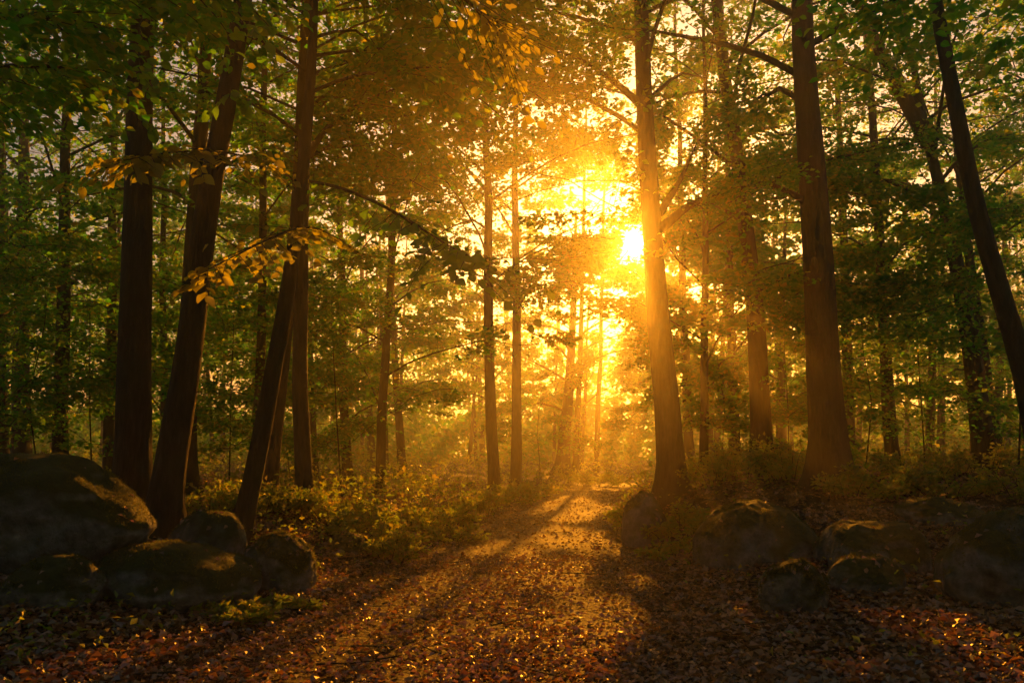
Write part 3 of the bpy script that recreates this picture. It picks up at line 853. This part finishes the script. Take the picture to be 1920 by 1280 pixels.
boulder('round mossy boulder with a sunlit rim left of the path', (450, 586, 1002, 1106), 8.9, 5, moss=5000, sq=2.1)
boulder('small dark stone among the leaves left of the path', (608, 692, 998, 1052), 11.6, 6, moss=600)
boulder('dark boulder at the foot of the sunlit trunk beside the path', (1164, 1250, 922, 1024), 13.4, 7, moss=1200)
boulder('broad mossy boulder mound right of the path below the brown trunk', (1306, 1548, 942, 1082), 10.5, 8, moss=5000, tilt=.08)
boulder('small round mossy stone in the fallen leaves on the right', (1426, 1554, 1050, 1146), 7.8, 9, moss=3000, sq=2.1)
boulder('flat dark boulder behind the two smaller stones on the right', (1542, 1748, 980, 1092), 9.4, 10, moss=1500, sq=2.8)
boulder('low dark stone leaning on the flat boulder on the right', (1556, 1706, 1042, 1112), 8.5, 11, moss=800)
boulder('low black boulder farthest back on the right bank', (1688, 1850, 932, 990), 11.8, 12, moss=1200)
boulder('large round grey boulder at the right picture edge', (1778, 2060, 956, 1128), 7.9, 13, moss=3000, ry=.8)

# ------------------------------------------------------------------ undergrowth
def shrub(label, px, D, hgt, wid, n_leaf, ls, seed, mat=HERB, py=None, group='leafy bushes under the trees', ns=16, cull=False):
    rr = np.random.default_rng(seed)
    x = (px - 960) / F * D; g = gz(x, D); bi = np.array([x, D, g])
    t = thing('bush', label, 'bush', bi, group)
    buf = Buf(); Cs, Ds = [], []
    for k in range(ns):
        az = rr.uniform(0, 6.28); sp = wid * math.sqrt(rr.uniform(0.02, 1)); h = hgt * rr.uniform(.45, 1.08) * (1 - 0.35 * sp / wid)
        p0 = np.array([x + math.sin(az) * sp * .45, D + math.cos(az) * sp * .45, 0]); p0[2] = gz(p0[0], p0[1]) - .03
        e = np.array([x + math.sin(az) * sp, D + math.cos(az) * sp, p0[2] + h])
        mid = (p0 + e) / 2 + np.array([0, 0, h * .15])
        P = polyat(np.stack([p0, mid, e]), np.linspace(0, 1, 6))
        v, q = tube(P, np.linspace(.008, .002, 6), 4); buf.add(v, q)
        m = n_leaf // ns
        tt = rr.uniform(.15, 1, m) ** .8
        c = polyat(P, tt); dr = rr.normal(0, 1, (m, 3)); dr[:, 2] = dr[:, 2] * .4 + .15
        Cs.append(c + norm(dr) * rr.uniform(0, .14, m)[:, None] * (hgt + .3)); Ds.append(dr)
    tag(link('stem', buf.mesh('stem', BARK, bi), t), kind='stuff')
    C, D_ = np.concatenate(Cs), np.concatenate(Ds)
    C[:, 2] = np.maximum(C[:, 2], ground(C[:, 0], C[:, 1]) + .01)
    N = rr.normal(0, .5, C.shape); N[:, 2] += .7
    L = ls * rr.uniform(.6, 1.3, len(C))
    tag(link('foliage', leaf_mesh('foliage', C, D_, N, L, L * .33, mat, bi, 0), t), kind='stuff')
    return t
SH = [
 ('low bush behind the upright boulder at the left trunks', 400, 12.5, .5, .8, 900),
 ('bush at the foot of the slim leaning trunk', 500, 13.0, .55, .9, 1000),
 ('bush in front of the upright trunk with the arching bough', 585, 13.6, .6, .9, 1100),
 ('sunlit bush right of the upright trunk with the arching bough', 650, 13.4, .6, .9, 1300),
 ('golden lit bush above the small dark stone', 700, 12.4, .55, .8, 1300),
 ('bright bush at the path edge right of the small dark stone', 735, 11.6, .42, .6, 1000),
 ('sunlit bush in the middle of the left verge', 760, 14.5, .6, .9, 1300),
 ('glowing bush left of the straight path side trunk', 830, 16.5, .6, .9, 1300),
 ('low bush close to the path below the straight trunk', 840, 14.2, .38, .7, 900),
 ('small glowing bush at the foot of the straight path side trunk', 905, 19.5, .6, .8, 1200),
 ('misty bush between the straight and the misty golden trunk', 955, 23.5, .6, 1.0, 1200),
 ('hazy bush far along the left path edge', 1000, 27.5, .7, 1.1, 1200),
 ('hazy bush where the path bends out of sight', 1110, 36, .9, 1.8, 1500),
 ('glowing bush left of the sunlit trunk on the bank', 1185, 16.0, .75, .55, 1300),
 ('dark bush between the path boulder and the mossy mound', 1268, 13.2, .50, .62, 1300),
 ('low dark bush right of the path boulder', 1262, 11.6, .30, .55, 1000),
 ('upright leafy bush right of the sunlit trunk', 1345, 16.5, .85, .9, 1100),
 ('tall bush at the foot of the brown trunk', 1400, 17.4, 1.05, .9, 1100),
 ('bush between the brown trunk and the thickest trunk', 1470, 16.2, .85, .9, 1200),
 ('dark green bush at the foot of the thickest right trunk', 1580, 13.8, .55, .9, 1300),
 ('bush right of the thickest right trunk', 1650, 14.5, .65, 1.0, 1300),
 ('bush below the pale slim trunk', 1710, 16.0, .75, 1.1, 1300),
 ('dim bush behind the low black boulder', 1770, 14.0, .55, 1.0, 1200),
 ('bush at the foot of the forked trunk', 1830, 16.5, .75, 1.1, 1200),
 ('dim bush at the right edge behind the leaning trunk', 1905, 13.5, .6, .9, 1200),
 ('bush behind the largest left boulder near the picture edge', 60, 14.5, .7, 1.2, 1100),
 ('bush seen between the greenish trunk and the thick upright trunk', 165, 16.0, .7, 1.2, 1100),
 ('tuft of herbs at the right end of the long flat boulder', 470, 7.6, .16, .42, 900),
 ('tuft of herbs in front of the round mossy boulder', 545, 8.0, .13, .36, 700),
]
for k, (lab, px, D, h, w, n) in enumerate(SH):
    shrub(lab, px, D, h, w, n, .07 if D < 12 else (.085 if D < 20 else .12), 300 + k)

# young understorey trees that fill the wood between the trunks
SAP = [('leafy sapling left of the greenish trunk', 70, 17, 5.0, 2.0), ('leafy sapling between the greenish trunk and the thick upright trunk', 172, 18, 5.5, 2.0),
 ('leafy sapling in the gap right of the leaning left trunk', 430, 18.5, 5.0, 2.0), ('spreading sapling behind the bushes right of the arching bough trunk', 640, 19, 5.5, 2.4),

 ('sapling between the sunlit and the brown trunk', 1350, 23, 5.0, 2.0),
 ('sapling filling the gap left of the thickest right trunk', 1480, 22, 5.0, 1.8), ('sapling filling the gap left of the pale slim trunk', 1622, 20, 5.0, 1.8),
 ('spreading sapling right of the pale slim trunk', 1735, 19.5, 5.0, 2.1), ('green sapling at the right edge behind the leaning dark trunk', 1910, 15.5, 5.5, 2.0),
 ('tall sapling at the far left edge', -20, 15.5, 5.5, 2.0), ('sapling behind the misty golden trunk', 1010, 38, 5.0, 2.4), ('sapling low behind the slim leaning trunk', 545, 24, 5.0, 2.4),
 ('hazy sapling far back right of the brown trunk', 1455, 31, 6.0, 2.8), ('hazy sapling far back between pale and forked trunks', 1770, 30, 6.0, 2.8),
 ('hazy sapling far back between the left dark trunks', 310, 27, 6.0, 2.6)]
for k, (lab, px, D, H_, R_) in enumerate(SAP):
    tree('sapling', lab, D, [(900, px), (600, px + 6 * (-1) ** k), (400, px + 10 * (-1) ** k)], .04 * F / D, H=H_, zlo=0.6, Rc=R_, nl=18, sub=10, spr=4, lf=16, ls=.11 if D < 22 else .14,
         sides=8, seed=200 + k, group='young trees between the trunks', flare=.4, wobt=.35)

def herb_layer():
    r = np.random.default_rng(88)
    n = 52000
    y = 4 + 30 * r.random(n) ** 1.5; x = r.uniform(-.8, .8, n) * (y + 2)
    e = np.abs(x - pc(y)) - pw(y)
    dens = smooth((fbm2(x / 1.5, y / 1.5, 51) - 0.45) * 6) * smooth(e / 0.8)
    left = x < pc(y)
    dens = dens * np.where(left, 1.0, np.where(y < 10, 0.25, 1.0)) * np.where(y > 11, 1, .55)
    k = r.random(n) < dens; x, y = x[k], y[k]; m = len(x)
    z = ground(x, y) + r.random(m) ** 2 * (.10 + .02 * np.minimum(y, 20))
    D = r.normal(0, 1, (m, 3)); D[:, 2] = np.abs(D[:, 2]) * .6
    N = r.normal(0, .5, (m, 3)); N[:, 2] += .8
    L = r.uniform(.035, .075, m) * (1 + y / 40)
    n = 46000
    y2 = r.uniform(15, 52, n); x2 = r.uniform(-.72, .72, n) * y2
    e2 = np.abs(x2 - pc(y2)) - pw(y2)
    cl = fbm2(x2 / 2.2, y2 / 2.2, 57)
    k = r.random(n) < smooth((cl - .40) * 5) * smooth(e2 / 1.0)
    x2, y2, cl = x2[k], y2[k], cl[k]; m2 = len(x2)
    z2 = ground(x2, y2) + r.random(m2) ** .8 * (.25 + 2.4 * np.clip(cl - .42, 0, 1) * (.5 + y2 / 40))
    x, y, z = np.concatenate([x, x2]), np.concatenate([y, y2]), np.concatenate([z, z2])
    D2 = r.normal(0, 1, (m2, 3)); D2[:, 2] *= .5
    N2 = r.normal(0, .6, (m2, 3)); N2[:, 2] += .7
    D, N, L = np.concatenate([D, D2]), np.concatenate([N, N2]), np.concatenate([L, r.uniform(.08, .15, m2) * (.7 + y2 / 60)])
    o = link('ground_cover', leaf_mesh('ground_cover', np.stack([x, y, z], -1), D, N, L, L * .34, HERB))
    tag(o, 'low green herbs and seedlings covering the forest floor', 'ground cover', kind='stuff')
herb_layer()

def leaf_litter():
    r = np.random.default_rng(99)
    n1, n2 = 115000, 75000
    y = np.concatenate([4.2 + 8 * r.random(n1) ** 1.3, r.uniform(11, 34, n2)]); x = np.concatenate([r.uniform(-.78, .78, n1), r.uniform(-.7, .7, n2)]) * (y + 1)
    e = np.abs(x - pc(y)) - pw(y)
    rut = smooth(1 - np.abs(np.abs(x - pc(y)) / pw(y) - .48) / .22)
    dens = np.where(e < 0, (0.48 + 0.52 * smooth((fbm2(x / 1.1, y / 1.1, 61) - .42) * 6)) * (1 - .3 * rut), .45 + .55 * smooth((fbm2(x / .9, y / .9, 63) - .38) * 6))
    k = r.random(len(x)) < dens; x, y = x[k], y[k]; m = len(x)
    z = ground(x, y) + 0.014 + r.random(m) ** 2 * 0.03
    a = r.uniform(0, 6.28, m)
    D = np.stack([np.cos(a), np.sin(a), r.normal(0, .22, m)], -1)
    N = r.normal(0, .45, (m, 3)); N[:, 2] += 1
    L = (.018 + .075 * r.random(m) ** 1.7) * np.where(e[k] < 0, .85, 1.1) * np.where(y > 13, 1.3, 1)
    on = np.concatenate(ON_ROCKS); mo = len(on)
    x, y, z = np.concatenate([x, on[:, 0]]), np.concatenate([y, on[:, 1]]), np.concatenate([z, on[:, 2]])
    t_ = np.cross(on[:, 3:], r.normal(0, 1, (mo, 3)))
    D, N, L = np.concatenate([D, t_]), np.concatenate([N, on[:, 3:] + r.normal(0, .2, (mo, 3))]), np.concatenate([L, r.uniform(.04, .08, mo)])
    m += mo
    o = link('leaf_litter', leaf_mesh('leaf_litter', np.stack([x, y, z], -1), D, N, L, L * r.uniform(.28, .42, m), LITTER, detail=0, curl=.2))
    tag(o, 'brown fallen leaves strewn over path and forest floor', 'fallen leaves', kind='stuff')
    tb = Buf()
    for k in range(260):
        yy = 4.3 + 14 * r.random() ** 1.4; xx = r.uniform(-.66, .66) * yy; a0 = r.uniform(0, 6.28); ln = r.uniform(.08, .5) * (1 if r.random() < .8 else 1.8)
        tt = np.linspace(-.5, .5, 5); px_ = xx + np.cos(a0) * ln * tt + r.normal(0, .02 * ln, 5); py_ = yy + np.sin(a0) * ln * tt + r.normal(0, .02 * ln, 5)
        v, q = tube(np.stack([px_, py_, ground(px_, py_) + .03 + r.uniform(0, .02)], -1), np.linspace(1, .4, 5) * r.uniform(.003, .009), 5); tb.add(v, q)
    tag(link('twig_litter', tb.mesh('twig_litter', BARK)), 'thin dead twigs scattered over the fallen leaves', 'twigs', kind='stuff')
    # the nearest, largest fallen leaves, one by one
    shapes = [one_leaf(50 + s, LITTER) for s in range(5)]
    n = 0
    while n < 280:
        yy = 4.4 + 3.4 * r.random() ** 1.2; xx = r.uniform(-.62, .62) * yy
        o = link('fallen_leaf', shapes[int(r.integers(5))], floor)
        o.location = (xx, yy, gz(xx, yy) + .03)
        o.rotation_euler = (r.normal(0, .3) + (math.pi if r.random() < .4 else 0), r.normal(0, .25), r.uniform(0, 6.28))
        s = r.uniform(.05, .095); o.scale = (s, s, s)
        n += 1
leaf_litter()

# ------------------------------------------------------------------ haze
m, n, l, out = new_mat('haze_air')
pv = n.new('ShaderNodeVolumePrincipled')
pv.inputs['Color'].default_value = (0.97, 0.91, 0.80, 1)
pv.inputs['Density'].default_value = HAZE_DENSITY
pv.inputs['Anisotropy'].default_value = HAZE_G
l.new(pv.outputs[0], out.inputs['Volume'])
x0, x1, y0, y1, z0, z1 = -270, 270, -130, 330, -2.5, 31
v = [(x, y, z) for z in (z0, z1) for y in (y0, y1) for x in (x0, x1)]
f = [(0, 2, 3, 1), (4, 5, 7, 6), (0, 1, 5, 4), (2, 6, 7, 3), (0, 4, 6, 2), (1, 3, 7, 5)]
me = bpy.data.meshes.new('haze'); me.from_pydata(v, [], f); me.materials.append(m)
tag(link('haze', me), 'golden morning haze filling the wood', 'haze', kind='stuff')
